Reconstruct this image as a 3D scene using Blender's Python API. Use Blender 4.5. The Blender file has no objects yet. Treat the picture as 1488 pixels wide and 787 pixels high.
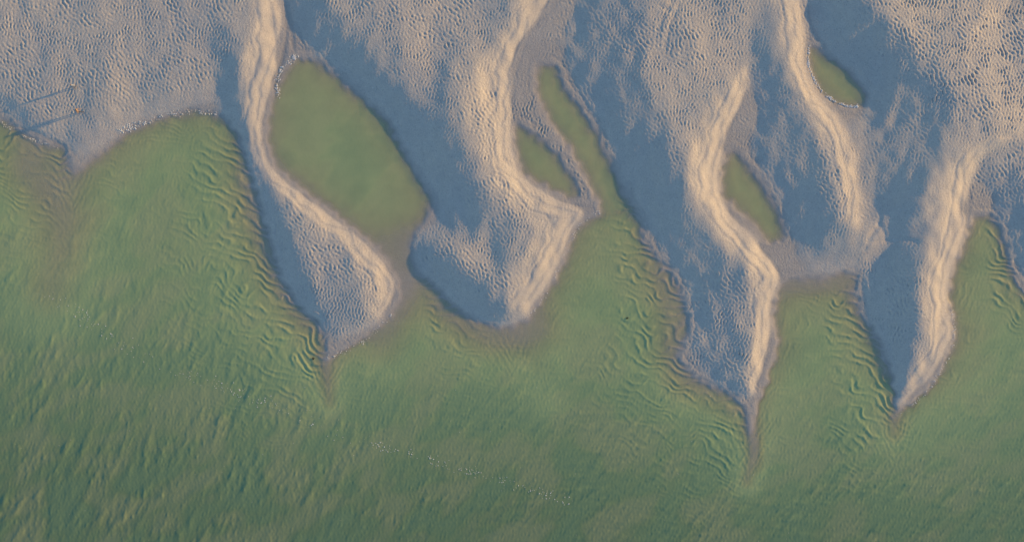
import bpy, math, random
import numpy as np
from mathutils import Vector, Matrix
random.seed(4)
S=0.075                       # metres per map unit
MX,MY=744.0,393.5
SUN_EL=11.5
sdx,sdy=0.952,-0.305          # ground direction towards the sun (map coords, y down)

# ------------------------------------------------------------------ helpers
D=1.12
X0,X1,Y0,Y1=-70,1558,-70,858
xf=np.arange(X0,X1+D,D); yf=np.arange(Y0,Y1+D,D)
if len(xf)%2: xf=xf[:-1]
if len(yf)%2: yf=yf[:-1]
xc=xf[::2]; yc=yf[::2]; DC=2*D
XC,YC=np.meshgrid(xc,yc); XF,YF=np.meshgrid(xf,yf)

def cat(pts,n=4,closed=False):
    P=[np.array(p,float) for p in pts]; N=len(P); out=[]
    rng=range(N) if closed else range(N-1)
    for i in rng:
        if closed: a,b,c,d=P[i-1],P[i],P[(i+1)%N],P[(i+2)%N]
        else: a,b,c,d=P[max(i-1,0)],P[i],P[i+1],P[min(i+2,N-1)]
        for k in range(n):
            t=k/n
            out.append(0.5*((2*b)+(c-a)*t+(2*a-5*b+4*c-d)*t*t+(3*b-a-3*c+d)*t**3))
    if not closed: out.append(P[-1])
    return np.array(out)
def inside(P,X=XC,Y=YC):
    m=np.zeros(X.shape,bool); x=X[0]; y=Y[:,0]
    N=len(P)
    for i in range(N):
        x1,y1=P[i]; x2,y2=P[(i+1)%N]
        if y1==y2: continue
        r=(y>min(y1,y2))&(y<=max(y1,y2))
        if not r.any(): continue
        xi=x1+(y[r]-y1)*(x2-x1)/(y2-y1)
        m[r]^=(x[None,:]<xi[:,None])
    return m
def pdist(P,closed=False,X=XC,Y=YC):
    d=np.full(X.shape,1e9,np.float32); Xs=X.astype(np.float32); Ys=Y.astype(np.float32)
    N=len(P)
    for i in range(N if closed else N-1):
        x1,y1=P[i]; x2,y2=P[(i+1)%N]
        ex,ey=x2-x1,y2-y1; L=ex*ex+ey*ey+1e-9
        t=np.clip(((Xs-x1)*ex+(Ys-y1)*ey)/L,0,1)
        q=(Xs-x1-t*ex)**2+(Ys-y1-t*ey)**2
        np.minimum(d,q,out=d)
    return np.sqrt(d).astype(float)
def blur(a,s,d=DC):
    s=s/d
    if s<0.3: return a
    r=int(3*s)+1; k=np.exp(-0.5*(np.arange(-r,r+1)/s)**2); k/=k.sum()
    p=np.pad(a,r,mode='edge')
    n=p.shape
    kx=np.zeros(n[1]); kx[:2*r+1]=k; kx=np.roll(kx,-r)
    ky=np.zeros(n[0]); ky[:2*r+1]=k; ky=np.roll(ky,-r)
    F=np.fft.fft2(p)*np.fft.fft(ky)[:,None]*np.fft.fft(kx)[None,:]
    return np.real(np.fft.ifft2(F))[r:-r,r:-r]
def bp(lam,bw,theta,spread,seed,shape=None,d=D):
    shape=shape or XF.shape
    rs=np.random.RandomState(seed); n=rs.randn(*shape)
    fy=np.fft.fftfreq(shape[0],d)[:,None]; fx=np.fft.fftfreq(shape[1],d)[None,:]
    k=np.hypot(fx,fy)+1e-9; a=np.arctan2(fy,fx)
    da=np.abs((a-theta+math.pi/2)%math.pi-math.pi/2)
    f=np.exp(-(np.log(k*lam))**2/(2*bw*bw))
    if spread<5: f=f*np.exp(-da**2/(2*spread**2))
    o=np.real(np.fft.ifft2(np.fft.fft2(n)*f)); return o/o.std()
def up(a):
    h,w=a.shape; o=np.zeros((2*h,2*w)); ap=np.pad(a,((0,1),(0,1)),mode='edge')
    o[::2,::2]=a; o[1::2,::2]=(ap[1:,:-1]+a)/2; o[::2,1::2]=(ap[:-1,1:]+a)/2
    o[1::2,1::2]=(ap[1:,1:]+ap[:-1,1:]+ap[1:,:-1]+a)/4
    return o[:XF.shape[0],:XF.shape[1]]
def ss(a,b,x):
    t=np.clip((x-a)/(b-a),0,1); return t*t*(3-2*t)

# ------------------------------------------------------------------ coast line map
shore=[(-200,130),(-60,158),(0,172),(30,192),(60,207),(88,214),(96,230),(102,249),(115,244),(135,230),(160,210),(190,187),(220,176),(250,166),(280,161),(305,163),(325,172),(340,190),(352,215),(362,245),(372,280),(383,320),(395,360),(405,395),(420,425),(440,450),(460,468),(468,485),(473,505),(472,521),(490,514),(515,500),(545,478),(570,452),(582,430),(592,405),(600,396),(607,395),(630,415),(660,445),(690,465),(725,477),(755,470),(775,455),(790,430),(805,405),(820,380),(830,350),(845,325),(865,312),(880,303),(905,300),(925,312),(935,345),(950,370),(975,395),(990,430),(1000,465),(995,495),(985,515),(1000,540),(1030,560),(1060,572),(1075,585),(1085,605),(1091,628),(1099,602),(1108,570),(1120,540),(1130,500),(1125,470),(1125,440),(1135,415),(1150,406),(1190,405),(1225,397),(1245,402),(1243,428),(1250,450),(1265,475),(1280,500),(1290,530),(1300,560),(1302,582),(1303,602),(1320,590),(1345,570),(1365,545),(1375,525),(1388,490),(1385,465),(1380,430),(1385,395),(1398,365),(1408,335),(1420,312),(1440,315),(1455,335),(1465,370),(1475,400),(1500,430),(1560,440),(1700,450)]
sp=cat(shore,3)
sea=np.vstack([sp,[(1700,1400),(-300,1400),(-300,120)]])
pool1=[(432,84),(412,105),(400,130),(390,165),(388,205),(400,240),(430,266),(460,291),(490,312),(520,337),(545,358),(565,382),(577,402),(584,425),(604,402),(597,372),(598,345),(607,330),(620,312),(625,290),(602,250),(582,210),(557,170),(522,140),(490,113),(460,90)]
pool2=[(750,180),(775,195),(800,215),(820,240),(835,265),(840,285),(825,288),(800,275),(775,262),(757,245),(750,220),(747,197)]
inlet=[(785,94),(805,96),(820,128),(846,160),(867,195),(883,228),(897,258),(910,288),(922,310),(885,318),(872,298),(860,275),(846,248),(828,215),(808,190),(793,165),(783,140),(779,112)]
pool4=[(1066,216),(1082,235),(1102,260),(1120,290),(1135,320),(1139,345),(1120,352),(1095,327),(1070,302),(1051,285),(1049,255),(1056,230)]
pool5=[(1178,68),(1200,78),(1230,100),(1255,130),(1259,150),(1240,156),(1215,150),(1195,135),(1180,110),(1175,88)]
polys=[sea]+[cat(p,3,True) for p in (pool1,pool2,inlet,pool4,pool5)]
sds=[]
for i,P in enumerate(polys):
    d=pdist(sp) if i==0 else pdist(P,True)
    sds.append(np.where(inside(P),-d,d))
sd=np.minimum.reduce(sds)
nsea=sds[0]
sdn=sd+1.6*bp(26,.5,0,9,1,XC.shape,DC)*ss(0,30,YC+80)+0.7*bp(9,.4,0,9,2,XC.shape,DC)

# ------------------------------------------------------------------ slope map: sun facing faces and lee faces of the bars
lit=[
 ([(378,-90),(402,-90),(404,0),(411,30),(409,70),(404,100),(394,130),(386,165),(386,205),(396,240),(425,266),(460,295),(500,322),(530,348),(556,375),(573,400),(577,425),(560,452),(543,462),(538,430),(524,395),(500,360),(465,330),(430,302),(395,268),(370,228),(355,185),(348,130),(350,90),(364,50),(372,0)],.45),
 ([(765,-90),(825,-90),(815,0),(792,25),(772,52),(760,80),(752,110),(748,150),(747,200),(751,235),(768,262),(800,280),(835,294),(870,302),(845,320),(827,350),(817,385),(802,410),(782,437),(760,455),(740,440),(736,405),(757,375),(772,345),(768,322),(742,300),(714,265),(704,230),(700,190),(690,150),(688,120),(705,85),(730,55),(748,20),(755,0)],.45),
 ([(655,100),(700,80),(720,110),(715,170),(715,250),(690,230),(660,165)],.26),
 ([(1087,95),(1087,130),(1071,170),(1056,210),(1048,250),(1051,290),(1076,325),(1110,362),(1137,400),(1122,440),(1122,480),(1112,530),(1097,570),(1084,560),(1086,520),(1092,470),(1086,420),(1084,390),(1060,360),(1030,320),(1005,280),(993,230),(1000,190),(1028,155),(1058,128),(1075,105)],.45),
 ([(1115,-90),(1160,-90),(1166,0),(1170,50),(1172,90),(1187,130),(1216,165),(1240,220),(1246,270),(1250,325),(1226,325),(1214,270),(1198,210),(1172,160),(1150,115),(1135,60),(1120,0)],.38),
 ([(1270,-90),(1400,-90),(1500,0),(1590,40),(1590,165),(1488,178),(1440,178),(1395,140),(1350,90),(1300,45),(1262,0)],.21),
 ([(1590,190),(1488,203),(1450,217),(1417,240),(1413,290),(1408,330),(1396,365),(1383,400),(1381,430),(1389,480),(1377,520),(1350,557),(1322,582),(1306,585),(1315,560),(1326,520),(1337,490),(1330,440),(1335,400),(1342,350),(1335,310),(1345,270),(1370,238),(1410,212),(1450,192),(1488,175),(1590,160)],.45),
 ([(1145,388),(1200,372),(1250,360),(1285,338),(1292,356),(1262,385),(1200,396),(1150,403)],.25),
 ([(108,235),(150,195),(200,150),(290,118),(320,118),(310,160),(240,164),(190,183),(140,225)],.12),
 ([(560,-60),(700,-60),(680,60),(650,90),(580,70)],.10),
 ([(620,340),(700,350),(735,330),(770,320),(770,350),(735,395),(720,420),(680,385),(625,360)],.16),
 ([(430,300),(520,370),(545,440),(520,480),(490,490),(440,400)],.10),
 ([(935,60),(985,90),(975,130),(930,110)],.12),
 ([(1000,0),(1060,0),(1085,80),(1040,120),(990,60)],.08),
 ([(1405,50),(1430,20),(1455,15),(1450,30),(1420,50)],.3),
]
lee=[
 ([(412,-90),(500,-90),(475,0),(522,60),(582,130),(642,180),(680,240),(702,290),(692,330),(640,322),(632,290),(604,245),(584,205),(556,165),(505,118),(465,86),(432,78),(416,55)],.25),
 ([(795,-60),(940,-60),(930,0),(942,60),(952,150),(972,220),(1002,300),(1050,365),(1078,410),(1010,425),(955,368),(936,320),(906,272),(876,205),(842,155),(808,95),(785,72),(790,30)],.25),
 ([(1092,60),(1125,70),(1152,140),(1192,225),(1210,300),(1222,345),(1150,380),(1142,330),(1104,255),(1072,210),(1088,150)],.25),
 ([(1175,-60),(1250,-60),(1255,0),(1300,60),(1370,130),(1385,190),(1345,240),(1330,310),(1290,335),(1258,250),(1258,160),(1200,72),(1178,40)],.21),
 ([(1250,385),(1330,358),(1336,400),(1327,450),(1332,490),(1315,550),(1302,570),(1280,500),(1246,440)],.26),
 ([(600,352),(640,362),(692,400),(722,440),(740,465),(715,474),(665,447),(620,407),(600,385)],.26),
 ([(325,165),(350,180),(382,245),(412,320),(440,385),(475,460),(465,478),(430,435),(398,380),(368,270),(345,205)],.25),
 ([(1425,280),(1590,270),(1590,440),(1480,400),(1450,330),(1425,312)],.24),
 ([(985,430),(1030,420),(1078,470),(1084,540),(1085,590),(1030,555),(990,515),(1003,470)],.12),
 ([(305,40),(345,60),(350,110),(352,180),(318,160),(318,110)],.24),
 ([(640,60),(668,40),(655,110),(660,150),(675,190),(690,240),(655,190),(635,130)],.20),
 ([(735,325),(742,335),(730,400),(712,395),(718,360)],.30),
 ([(92,205),(112,205),(106,235),(103,247),(97,232)],.3),
 ([(0,165),(0,130),(60,180),(90,195),(90,212),(50,200)],.15),
 ([(755,150),(790,165),(835,215),(862,270),(868,295),(845,282),(830,240),(800,205),(760,180)],-.14),
]
g=np.zeros(XC.shape); litm=np.zeros(XC.shape); wdist=np.full(XC.shape,1e3)
for P,v in lit:
    Q=cat(P,3,True); m=inside(Q).astype(float)
    if v>.31:
        k=int(np.argmax(Q[:,1])); wd=pdist(Q[:k+1:2]); wdist=np.minimum(wdist,wd)
        t=ss(8,30,wd); b=blur(m,4)*(1-t)+blur(m,9)*t
        litm=np.maximum(litm,b); g-=b*v*(.66+.40*np.exp(-(wd/26)**2))
    else:
        g-=blur(m,4.5 if v==.25 or v==.3 else 14)*v
leem=np.zeros(XC.shape)
for P,v in lee:
    m=inside(cat(P,3,True)).astype(float); b=blur(m,9)
    g+=b*v*.86; leem=np.maximum(leem,b)
g+=0.035*bp(120,.4,0,.7,7,XC.shape,DC)*ss(0,20,sd)*(1-.4*leem)
g+=(0.03+.06*litm+.02*leem)*bp(38,.5,0,.8,17,XC.shape,DC)*ss(0,20,sd)
# target heights
land=np.minimum(np.maximum(sdn,0)*0.16,11)
ad=np.maximum(-sdn,0)
depth_sea=1.5*(1-np.exp(-ad/9))+9*(1-np.exp(-ad/90))+8*ss(430,820,YC+.08*(744-XC))
depth_pool=1.3*(1-np.exp(-ad/5))+4.2*(1-np.exp(-(ad/38)**1.2))
wat=np.where(sds[0]<0,depth_sea,depth_pool)
def shoal(pts,w,a):
    global wat
    d=pdist(cat(pts,3)); wat=wat*(1-a*np.exp(-0.5*(d/w)**2))
shoal([(470,515),(474,545),(478,585)],12,.8)
shoal([(1091,620),(1095,655),(1086,700)],13,.85)
shoal([(1100,640),(1105,680)],7,.5)
shoal([(750,475),(780,520),(795,580)],22,.35)
shoal([(1303,600),(1300,630)],12,.7)
shoal([(40,250),(90,320),(70,420)],42,.75)
shoal([(365,250),(390,360),(450,460)],28,.62)
shoal([(590,420),(560,500)],24,.6)
shoal([(575,350),(590,400)],24,.7)
shoal([(640,450),(720,500),(790,480)],20,.6)
shoal([(960,400),(975,480),(985,540),(1060,590)],22,.6)
shoal([(1250,430),(1285,540)],14,.5)
shoal([(1150,420),(1240,415)],16,.6)
h0=np.where(sdn>0,land,-wat)
w3=np.where(sdn>0,(1/95.)**2,(1/5.)**2)
w3=np.where(np.abs(sdn)<2.5,(1/3.)**2,w3)
g=g*ss(-3,3,sdn)
def dxf(h): o=np.zeros_like(h); o[:,:-1]=(h[:,1:]-h[:,:-1])/DC; return o
def dyf(h): o=np.zeros_like(h); o[:-1]=(h[1:]-h[:-1])/DC; return o
def dxt(v): o=np.zeros_like(v); o[:,:-1]-=v[:,:-1]/DC; o[:,1:]+=v[:,:-1]/DC; return o
def dyt(v): o=np.zeros_like(v); o[:-1]-=v[:-1]/DC; o[1:]+=v[:-1]/DC; return o
w1=np.where(sdn>0,1.,.05); w2=.12
def A(h):
    a,b=dxf(h),dyf(h); s=(sdx*a+sdy*b)*w1; t=(-sdy*a+sdx*b)*w2
    return dxt(sdx*s-sdy*t)+dyt(sdy*s+sdx*t)+w3*h
gs=g*w1
bvec=dxt(sdx*gs)+dyt(sdy*gs)+w3*h0
h=h0.copy(); r=bvec-A(h); p=r.copy(); rr=(r*r).sum()
for it in range(300):
    Ap=A(p); al=rr/(p*Ap).sum(); h+=al*p; r-=al*Ap; r2=(r*r).sum(); p=r+(r2/rr)*p; rr=r2
    if rr<1e-8: break
h=np.where(sdn>0,np.maximum(h,0.35*(1-np.exp(-np.maximum(sdn,0)/3))+0.018*np.minimum(np.maximum(sdn,0),40)),np.minimum(h,-0.1))
e=ss(0,6,np.abs(sdn)); h=h*e+(1-e)*(sdn*np.where(sdn>0,.14+.4*litm+.14*leem,.14))
print('height range px',h.min(),h.max())

hl=h
def rill(pts,w,dep):
    global hl
    d=pdist(cat(pts,4)); hl=hl-dep*np.exp(-0.5*(d/w)**2)
for pts in [[(1279,290),(1276,325),(1264,345),(1256,362)],[(1276,325),(1284,340),(1287,352)],[(1268,335),(1258,348)],
            [(1330,352),(1300,347),(1262,352)],[(975,5),(962,28),(955,48)],[(985,10),(972,40),(965,70)],[(958,12),(975,22)],
            [(1173,-20),(1178,30),(1190,58)],[(412,-20),(416,40),(408,90),(398,126)],[(418,-20),(422,30),(425,70)],
            [(30,185),(60,197),(92,212)]]:
    rill(pts,1.6,1.1)

H=blur(up(hl),1.9,D); SD=up(sdn); SDs=blur(up(sd),5,D); LIT=up(litm); LEE=up(leem); WD=up(wdist)
strong=[[(-90,-90),(340,-90),(345,60),(315,115),(200,150),(100,190),(60,180),(0,150),(-90,140)],
 [(430,-90),(760,-90),(720,60),(660,110),(640,170),(600,120),(540,60),(470,10)],
 [(655,100),(700,90),(730,130),(730,250),(780,300),(770,350),(735,440),(690,420),(610,370),(610,340),(690,330),(700,270)],
 [(400,280),(540,370),(560,450),(480,500),(440,420)],
 [(860,40),(930,20),(1000,-60),(1080,-60),(1085,100),(1000,160),(960,200),(930,120)],
 [(1000,420),(1085,390),(1100,540),(1090,600),(1010,540)],
 [(1120,-90),(1160,-90),(1180,140),(1240,220),(1245,330),(1190,290),(1180,160)],
 [(1230,-90),(1600,-90),(1600,190),(1420,200),(1340,120),(1260,20)],
 [(745,150),(790,165),(865,290),(740,300)],
 [(1410,230),(1590,200),(1590,290),(1420,280)],
 [(960,160),(1010,170),(1000,260),(970,220)],
 [(1255,400),(1325,380),(1325,500),(1290,500)]]
st=np.zeros(XC.shape)
for P in strong: st=np.maximum(st,inside(cat(P,3,True)).astype(float))
RM=up(blur(st,16))
ra=bp(4.9,.2,math.radians(8),.8,11); rb=bp(6.0,.22,math.radians(-28),.75,12)
mx=ss(-.6,.6,bp(140,.5,0,9,13)); rip=ra*mx+rb*(1-mx)
rip=np.where(rip>0,rip*.75,-np.abs(rip)**1.25*1.2)     # pitted: sharp hollows
patch=.5+.5*ss(-1.1,.9,bp(42,.5,0,9,14))
ramp=(0.05+0.23*RM+.06*LEE)*patch*ss(1,12,SD)*(1-.55*ss(.5,1,LIT)*ss(34,18,WD))
ramp=ramp*(1+.5*ss(1250,1330,XF)*ss(230,150,YF))
rs=np.random.RandomState(5); t1=np.interp(np.arange(0,400,.25),np.arange(0,400,4.0),rs.randn(len(np.arange(0,400,4.0))))
wn=bp(70,.5,0,9,21)*2.5+bp(22,.5,0,9,22)*.7
strand=np.interp(WD+wn+40,np.arange(0,400,.25),t1)
strand=blur(strand,1.1,D)
HT=H+ramp*rip+.35*strand*ss(.3,.9,LIT)*ss(2,10,SD)*ss(60,25,WD)
shs=np.interp(SD+.5*wn+60,np.arange(0,400,.25),t1)
HT+=(.09*ss(45,6,SD)+.14*LEE)*blur(shs,1.2,D)*ss(-2,5,SD)*(1-LIT)
HT+=.05*bp(3.2,.3,0,9,15)*ss(0,6,SD)
# ---- refracted swell
gx=np.gradient(blur(SDs,10,D),D,axis=1)
west=ss(.1,.8,gx)
dist=np.maximum(-SDs,0)
ph=(.80*YF+.55*dist+bp(90,.4,0,9,31)*7+bp(35,.4,0,9,32)*2.6+bp(14,.4,0,9,36)*.5)
lamb=14.5
sw=np.sin(2*math.pi*ph/lamb); sw=np.exp(1.3*(sw-1))*2-.8
seam=up(blur((nsea<6).astype(float),6))
near=np.exp(-(dist/90)**1.2)*(.26+.9*west)*(.25+.75*ss(-1,1,bp(48,.5,0,9,33)))
HT+= .36*sw*ss(-40,-4,SD)*ss(12,1,SD)*(.12+west)*seam
W =.66*sw*near*seam
for tx,ty,lx in ((473,515,0.02),(1092,615,-.05),(1303,595,0),(740,472,.1),(102,248,0)):
    dxx=np.abs(XF-tx-lx*(YF-ty)+bp(30,.5,0,9,50)*1.5); dyy=YF-ty
    W+=.16*np.sin(2*math.pi*(dxx*.9+dyy*.45)/8.)*np.exp(-(dxx/32)**2)*ss(-30,10,dyy)*ss(110,20,dyy)*seam*ss(0,5,dist)
left=ss(900,300,XF)
def peak(a): return np.exp(.5*np.clip(a,-3,2.5))*1.3-1.45
fa=bp(28,.3,math.radians(32),.5,41)*left+bp(23,.3,math.radians(68),.42,42)*(1-left)
fb=bp(12,.3,math.radians(25),.65,43)*left+bp(11,.3,math.radians(62),.6,44)*(1-left)
fc=bp(6.,.3,math.radians(20),.8,45)
offs=ss(0,110,dist)*seam
deepm=ss(380,760,YF+.12*(744-XF))
gust=.45+.55*ss(-1,1,bp(120,.5,math.radians(70),.8,48))
W+=(.10+.26*deepm)*peak(fa)*offs*gust+(.06+.11*deepm)*peak(fb)*offs*gust
W+=(.012+.036*seam+.03*deepm)*peak(fc)*ss(0,8,-SD)
W+=.010*bp(3.4,.3,math.radians(10),.9,46)
W+=.02*bp(16,.3,math.radians(60),.3,47)*(1-seam)

# ------------------------------------------------------------------ extend to the horizon
def extend(a,d):
    o=[];s=d;t=0
    while t<40000:
        s*=1.16; t+=s; o.append(t)
    o=np.array(o); return np.concatenate([a[0]-o[::-1],a,a[-1]+o]),len(o)
xa,nx=extend(xf,D); ya,ny=extend(yf,D)
def idx(coords,base):
    lo,hi=base[0],base[-1]; L=hi-lo
    t=np.mod(coords-lo,2*L); t=np.where(t>L,2*L-t,t)
    return np.clip(np.round(t/D).astype(int),0,len(base)-1)
IX=idx(xa,xf); IY=idx(ya,yf)
XA,YA=np.meshgrid(xa,ya)
out=np.maximum(np.maximum(xf[0]-XA,XA-xf[-1]),np.maximum(yf[0]-YA,YA-yf[-1]))
fade=np.where(out>0,np.exp(-np.maximum(out,0)/250),1.); det=np.where(out>0,np.exp(-np.maximum(out,0)/25),1.)
def samp(F): return F[np.ix_(IY,IX)]
far=9-35*ss(200,520,YA)
HA=(samp(H)+samp(HT-H)*det)*fade+far*(1-fade)
WA=samp(W)*det
def sheet(name,Z,attrs):
    ny_,nx_=Z.shape
    co=np.empty((ny_*nx_,3),np.float32)
    co[:,0]=((XA-MX)*S).ravel(); co[:,1]=((MY-YA)*S).ravel(); co[:,2]=(Z*S).ravel()
    i=np.arange(ny_*nx_).reshape(ny_,nx_)
    q=np.stack([i[1:,:-1],i[1:,1:],i[:-1,1:],i[:-1,:-1]],-1).reshape(-1,4).astype(np.int32)
    me=bpy.data.meshes.new(name); me.vertices.add(len(co)); me.vertices.foreach_set('co',co.ravel())
    me.loops.add(q.size); me.loops.foreach_set('vertex_index',q.ravel())
    me.polygons.add(len(q)); me.polygons.foreach_set('loop_start',np.arange(0,q.size,4,dtype=np.int32))
    me.update(calc_edges=True)
    me.polygons.foreach_set('use_smooth',np.ones(len(q),bool))
    for k,v in attrs.items():
        a=me.attributes.new(k,'FLOAT','POINT'); a.data.foreach_set('value',v.astype(np.float32).ravel())
    ob=bpy.data.objects.new(name,me); bpy.context.collection.objects.link(ob); return ob
turb=samp(.5+.5*np.tanh(bp(170,.5,0,9,61)*.8+bp(60,.5,math.radians(60),.7,62)*.4+bp(22,.5,math.radians(50),.7,63)*.12))
ground=sheet('tidal_sand_flat',HA,{'elev':HA*S})
water=sheet('sea_water',WA,{'depth':np.maximum(-HA,-2)*S,'turb':turb})

# ------------------------------------------------------------------ materials
def mat(name):
    m=bpy.data.materials.new(name); m.use_nodes=True; nt=m.node_tree
    return m,nt,nt.nodes['Principled BSDF']
def N(nt,t,**k):
    n=nt.nodes.new(t)
    for a,b in k.items(): setattr(n,a,b)
    return n
def ramp_node(nt,stops):
    r=N(nt,'ShaderNodeValToRGB'); cr=r.color_ramp
    while len(cr.elements)<len(stops): cr.elements.new(.5)
    for e_,(p_,c) in zip(cr.elements,stops): e_.position=p_; e_.color=(*c,1) if len(c)==3 else c
    return r
def noise(nt,scale,detail=4,rough=.6):
    g_=N(nt,'ShaderNodeNewGeometry'); n=N(nt,'ShaderNodeTexNoise'); n.inputs['Scale'].default_value=scale
    n.inputs['Detail'].default_value=detail; n.inputs['Roughness'].default_value=rough
    nt.links.new(g_.outputs['Position'],n.inputs['Vector']); return n
def attr(nt,name):
    a=N(nt,'ShaderNodeAttribute'); a.attribute_name=name; return a
def mapr(nt,src,a,b,c=0,d=1):
    m=N(nt,'ShaderNodeMapRange'); nt.links.new(src,m.inputs[0])
    for i_,v in zip((1,2,3,4),(a,b,c,d)): m.inputs[i_].default_value=v
    return m
def mixc(nt,fac,a,b,mode='MIX'):
    m=N(nt,'ShaderNodeMix',data_type='RGBA',blend_type=mode)
    for s_,v in ((m.inputs[0],fac),(m.inputs[6],a),(m.inputs[7],b)):
        if hasattr(v,'links'): nt.links.new(v,s_)
        else: s_.default_value=v if not isinstance(v,tuple) else (*v,1)
    return m.outputs[2]
m,nt,b=mat('sand'); L=nt.links
n1=noise(nt,.12,5); n2=noise(nt,1.3,5,.65); n3=noise(nt,7,3,.7)
c=mixc(nt,mapr(nt,n1.outputs[0],.35,.65).outputs[0],(.62,.55,.45),(.54,.50,.44))
c=mixc(nt,mapr(nt,n2.outputs[0],.3,.7,0,.5).outputs[0],c,(.45,.41,.36))
c=mixc(nt,mapr(nt,n3.outputs[0],.56,.70,0,.65).outputs[0],c,(.30,.27,.24))
c=mixc(nt,mapr(nt,n3.outputs[0],.42,.3,0,.6).outputs[0],c,(.76,.69,.58))
wet=mapr(nt,attr(nt,'elev').outputs['Fac'],.0,.13,1,0)
c=mixc(nt,mapr(nt,wet.outputs[0],0,1,0,.55).outputs[0],c,(.28,.25,.22))
L.new(c,b.inputs['Base Color'])
L.new(mapr(nt,wet.outputs[0],0,1,.8,.38).outputs[0],b.inputs['Roughness'])
bu=N(nt,'ShaderNodeBump'); bu.inputs['Strength'].default_value=1.; bu.inputs['Distance'].default_value=.055
n4=noise(nt,7,6,.75); L.new(n4.outputs[0],bu.inputs['Height']); L.new(bu.outputs[0],b.inputs['Normal'])
ground.data.materials.append(m)

m,nt,b=mat('murky_sea_water'); L=nt.links
dep=attr(nt,'depth').outputs['Fac']
tb=attr(nt,'turb').outputs['Fac']
dr=mapr(nt,dep,0,1.7)
r1=ramp_node(nt,[(0,(.62,.55,.32)),(.10,(.54,.575,.27)),(.27,(.40,.50,.23)),(.5,(.26,.36,.175)),(1,(.10,.165,.085))])
L.new(dr.outputs[0],r1.inputs[0])
c=mixc(nt,mapr(nt,tb,.3,1,0,.28).outputs[0],r1.outputs[0],(.43,.41,.24))
c=mixc(nt,mapr(nt,tb,.5,0,0,.25).outputs[0],c,(.18,.31,.19))
nn=noise(nt,.5,5,.6)
c=mixc(nt,mapr(nt,nn.outputs[0],.4,.7,0,.20).outputs[0],c,(.18,.28,.16))
L.new(c,b.inputs['Base Color']); b.inputs['Roughness'].default_value=.08; b.inputs['IOR'].default_value=1.36
mm=N(nt,'ShaderNodeMath',operation='MULTIPLY'); mm.inputs[1].default_value=-5.5; L.new(dep,mm.inputs[0])
ex=N(nt,'ShaderNodeMath',operation='EXPONENT'); L.new(mm.outputs[0],ex.inputs[0])
om=N(nt,'ShaderNodeMath',operation='SUBTRACT'); om.inputs[0].default_value=1; L.new(ex.outputs[0],om.inputs[1]); om.use_clamp=True
L.new(om.outputs[0],b.inputs['Alpha'])
bu=N(nt,'ShaderNodeBump'); bu.inputs['Strength'].default_value=.16; bu.inputs['Distance'].default_value=.04
n4=noise(nt,6,4,.65); L.new(n4.outputs[0],bu.inputs['Height']); L.new(bu.outputs[0],b.inputs['Normal'])
water.data.materials.append(m)

# ------------------------------------------------------------------ foam
def hat(F,px,py):
    i=int(round((py-yf[0])/D)); j=int(round((px-xf[0])/D)); return F[min(max(i,0),F.shape[0]-1),min(max(j,0),F.shape[1]-1)]
TOP=np.maximum(HT,W)
vs=[];fs=[]
def fleck(px,py,r):
    z=hat(TOP,px,py)*S+.03; k=6; a0=random.random()*6; base=len(vs); el=random.uniform(.4,1); an=random.random()*3
    vs.append(((px-MX)*S,(MY-py)*S,z+r*S*.3))
    for q in range(k):
        a=a0+q*2*math.pi/k; rr_=r*random.uniform(.6,1.2)
        u,v=math.cos(a)*rr_,math.sin(a)*rr_*el
        vs.append(((px+u*math.cos(an)-v*math.sin(an)-MX)*S,(MY-py+u*math.sin(an)+v*math.cos(an))*S,z-.02))
    for q in range(k): fs.append((base,base+1+q,base+1+(q+1)%k))
def foamline(pts,n,spr,r0,r1):
    P=cat(pts,8); cl=[random.random() for _ in range(max(4,n//8))]
    for _ in range(n):
        t=(random.choice(cl)+random.gauss(0,.012)) if random.random()<.55 else random.random()
        t=min(max(t,0),.999)*(len(P)-1); i=int(t); f=t-i; q=P[i]*(1-f)+P[i+1]*f
        fleck(q[0]+random.gauss(0,spr),q[1]+random.gauss(0,spr),random.uniform(r0,r1)*random.choice([.6,.8,1,1.3]))
foamline([(60,425),(105,450),(160,490),(220,525),(290,550),(350,575),(400,592)],190,6,.4,.85)
foamline([(540,645),(600,662),(660,680),(720,695),(780,712),(830,730)],180,4,.4,.9)
foamline([(400,592),(470,620),(540,645)],40,8,.3,.7)
foamline([(172,192),(200,182),(240,168),(280,162),(315,166)],150,2,.5,1.2)
foamline([(184,186),(194,178)],25,2.5,.8,1.5)
foamline([(404,142),(402,118),(412,95),(430,82)],110,1.8,.7,1.5)
foamline([(1178,64),(1176,90),(1186,118),(1205,140),(1230,153),(1248,154)],260,1.,.7,1.5)
foamline([(755,470),(785,440),(805,405),(825,360),(845,325),(870,308)],110,1.8,.4,.9)
foamline([(1303,605),(1345,572),(1372,535),(1388,490),(1384,440)],120,1.6,.4,.9)
foamline([(475,520),(520,500),(572,455)],90,2.,.4,.9)
foamline([(0,178),(40,200),(85,216)],70,1.6,.4,.9)
foamline([(1485,60),(1489,110),(1495,150)],30,2,.4,.9)
for _ in range(120): fleck(random.uniform(0,1488),random.uniform(560,787),random.uniform(.3,.5))
me=bpy.data.meshes.new('sea_foam'); me.from_pydata(vs,[],fs); fo=bpy.data.objects.new('sea_foam',me); bpy.context.collection.objects.link(fo)
m,nt,b=mat('foam'); b.inputs['Roughness'].default_value=.7
n=noise(nt,6,3); nt.links.new(mixc(nt,n.outputs[0],(.82,.82,.8),(.6,.6,.55)),b.inputs['Base Color']); me.materials.append(m)

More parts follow.
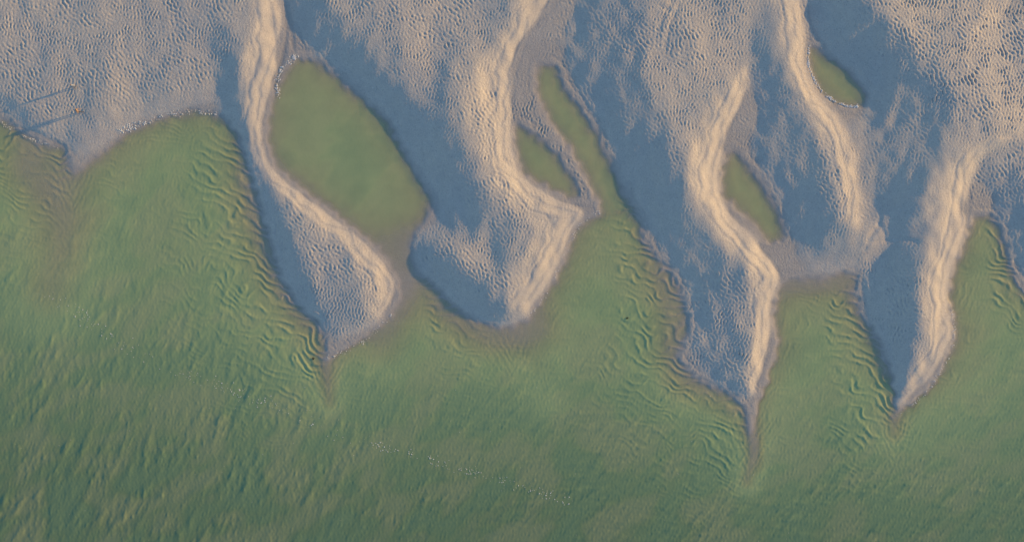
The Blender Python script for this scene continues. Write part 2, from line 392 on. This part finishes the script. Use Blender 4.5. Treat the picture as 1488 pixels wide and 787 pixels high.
m,nt,b=mat('seaweed'); n=noise(nt,20,3); nt.links.new(mixc(nt,n.outputs[0],(.03,.035,.02),(.08,.06,.03)),b.inputs['Base Color']); sm=m
def weed(px,py,r):
    v=[];f=[]; z=hat(TOP,px,py)*S
    for _ in range(24):
        a=random.random()*6.28; d=r*random.random()**.7; w=random.uniform(.012,.03); l=random.uniform(.05,.12); a2=a+random.gauss(0,.7)
        x=(px-MX)*S+d*math.cos(a); y=(MY-py)*S+d*math.sin(a)*.6; zz=z+.02+random.random()*.04
        dx,dy=math.cos(a2),math.sin(a2); k=len(v)
        v+= [(x-dy*w,y+dx*w,zz),(x+dy*w,y-dx*w,zz),(x+dx*l*.6+dy*w,y+dy*l*.6-dx*w,zz+.03),(x+dx*l,y+dy*l,zz),(x+dx*l*.6-dy*w,y+dy*l*.6+dx*w,zz+.02)]
        f.append((k,k+1,k+2,k+3,k+4))
    me=bpy.data.meshes.new('seaweed_clump'); me.from_pydata(v,[],f); me.materials.append(sm)
    o=bpy.data.objects.new('seaweed_clump',me); bpy.context.collection.objects.link(o)
weed(912,462,.07); weed(455,521,.10)

# ------------------------------------------------------------------ people
def person(px,py,face,jacket,trousers,hair,phase,scl):
    V=[];E=[];R=[]
    def v(x,y,z,r): V.append((x,y,z)); R.append(r); return len(V)-1
    def e(a,b_): E.append((a,b_))
    pel=v(0,0,.95,.15); wst=v(0,0,1.12,.14); ch=v(0,0,1.33,.165); nb=v(0,0,1.47,.08); nk=v(0,.01,1.53,.055)
    hd0=v(0,.02,1.60,.085); hd=v(0,.02,1.67,.095); ht=v(0,.01,1.735,.07)
    for a,b_ in ((pel,wst),(wst,ch),(ch,nb),(nb,nk),(nk,hd0),(hd0,hd),(hd,ht)): e(a,b_)
    nose=v(0,.12,1.64,.018); e(hd0,nose)
    for s in (-1,1):
        st_=s*phase
        hip=v(.10*s,0,.90,.10); kn=v(.11*s,.16*st_+.03,.50,.062); an=v(.11*s,.26*st_-.02,.09,.042)
        heel=v(.11*s,.26*st_-.05,.04,.036); toe=v(.12*s,.26*st_+.17,.03,.032)
        e(pel,hip);e(hip,kn);e(kn,an);e(an,heel);e(an,toe)
        sh=v(.19*s,0,1.42,.068); el=v(.25*s,-.10*st_,1.13,.045); wr=v(.25*s,-.16*st_+.08,.89,.03)
        pa=v(.25*s,-.16*st_+.10,.82,.032)
        e(ch,sh);e(sh,el);e(el,wr);e(wr,pa)
        for q in range(4):
            L_=(.065,.08,.085,.07)[q]; y=-.16*st_+.07+.022*q
            f1=v(.25*s,y,.76,.010); f2=v(.245*s,y+.01,.76-L_*.6,.009); f3=v(.235*s,y+.015,.76-L_,.008); e(pa,f1);e(f1,f2);e(f2,f3)
        t1_=v(.23*s,-.16*st_+.14,.80,.011); t2_=v(.22*s,-.16*st_+.16,.76,.009); e(pa,t1_); e(t1_,t2_)
    me=bpy.data.meshes.new('person'); me.from_pydata(V,E,[]); ob=bpy.data.objects.new('person',me); bpy.context.collection.objects.link(ob)
    sk=ob.modifiers.new('skin','SKIN'); sv=me.skin_vertices[0].data if me.skin_vertices else None
    if sv is None:
        bpy.context.view_layer.objects.active=ob; ob.select_set(True)
        bpy.ops.mesh.customdata_skin_add(); sv=me.skin_vertices[0].data
    for i_,r_ in enumerate(R): sv[i_].radius=(r_,r_)
    sv[0].use_root=True
    ob.modifiers.new('sub','SUBSURF').levels=2; ob.modifiers['sub'].render_levels=2
    dg=bpy.context.evaluated_depsgraph_get(); m2=bpy.data.meshes.new_from_object(ob.evaluated_get(dg))
    ob.modifiers.clear(); ob.data=m2; m2.name='person'
    m2.materials.clear()
    for nm,col in (('skin_tone',(.45,.28,.2)),('jacket',jacket),('trousers',trousers),('hair',hair),('shoes',(.03,.03,.03))):
        mt,nt_,b_=mat(nm); n_=noise(nt_,14,3)
        nt_.links.new(mixc(nt_,n_.outputs[0],tuple(c_*.85 for c_ in col),tuple(min(1,c_*1.1) for c_ in col)),b_.inputs['Base Color']); b_.inputs['Roughness'].default_value=.8
        m2.materials.append(mt)
    for p_ in m2.polygons:
        c_=p_.center; p_.use_smooth=True
        if c_.z>1.5: p_.material_index=3 if (c_.z>1.69 or c_.y<0.0) and c_.z>1.55 else 0
        elif c_.z<.09: p_.material_index=4
        elif abs(c_.x)>.2 and c_.z<.88: p_.material_index=0
        elif c_.z>.93 or abs(c_.x)>.2: p_.material_index=1
        else: p_.material_index=2
    z=hat(HT,px,py)*S
    ob.location=((px-MX)*S,(MY-py)*S,z-.01); ob.rotation_euler=(0,0,face); ob.scale=(scl,)*3
person(118,163,math.radians(-70),(.30,.20,.14),(.05,.06,.10),(.06,.035,.02),1,.85)
person(111,127,math.radians(200),(.50,.50,.48),(.12,.13,.16),(.10,.06,.03),.5,.75)

# ------------------------------------------------------------------ light
el=math.radians(SUN_EL); dv=Vector((sdx*math.cos(el),-sdy*math.cos(el),math.sin(el)))
sl=bpy.data.lights.new('sun','SUN'); sl.energy=5; sl.angle=math.radians(.5); sl.color=(1,.59,.165)
so=bpy.data.objects.new('sun',sl); so.rotation_euler=dv.to_track_quat('Z','Y').to_euler(); so.location=dv*200; bpy.context.collection.objects.link(so)
w=bpy.data.worlds.new('World'); bpy.context.scene.world=w; w.use_nodes=True; nt=w.node_tree
sk=nt.nodes.new('ShaderNodeTexSky'); sk.sky_type='NISHITA'; sk.sun_disc=False; sk.sun_elevation=el; sk.sun_rotation=math.atan2(sdx,-sdy)
sk.ozone_density=2.8; sk.dust_density=.3
bg=nt.nodes['Background']; bg.inputs[1].default_value=.24; nt.links.new(sk.outputs[0],bg.inputs[0])
# ------------------------------------------------------------------ camera
HC=112.
cd=bpy.data.cameras.new('drone_camera'); cd.sensor_width=36; cd.lens=36*HC/(1488*S); cd.clip_start=1; cd.clip_end=10000
co=bpy.data.objects.new('drone_camera',cd); co.location=(0,0,HC+.3); bpy.context.collection.objects.link(co); bpy.context.scene.camera=co
sc=bpy.context.scene; sc.view_settings.view_transform='Standard'; sc.view_settings.look='None'; sc.view_settings.exposure=0
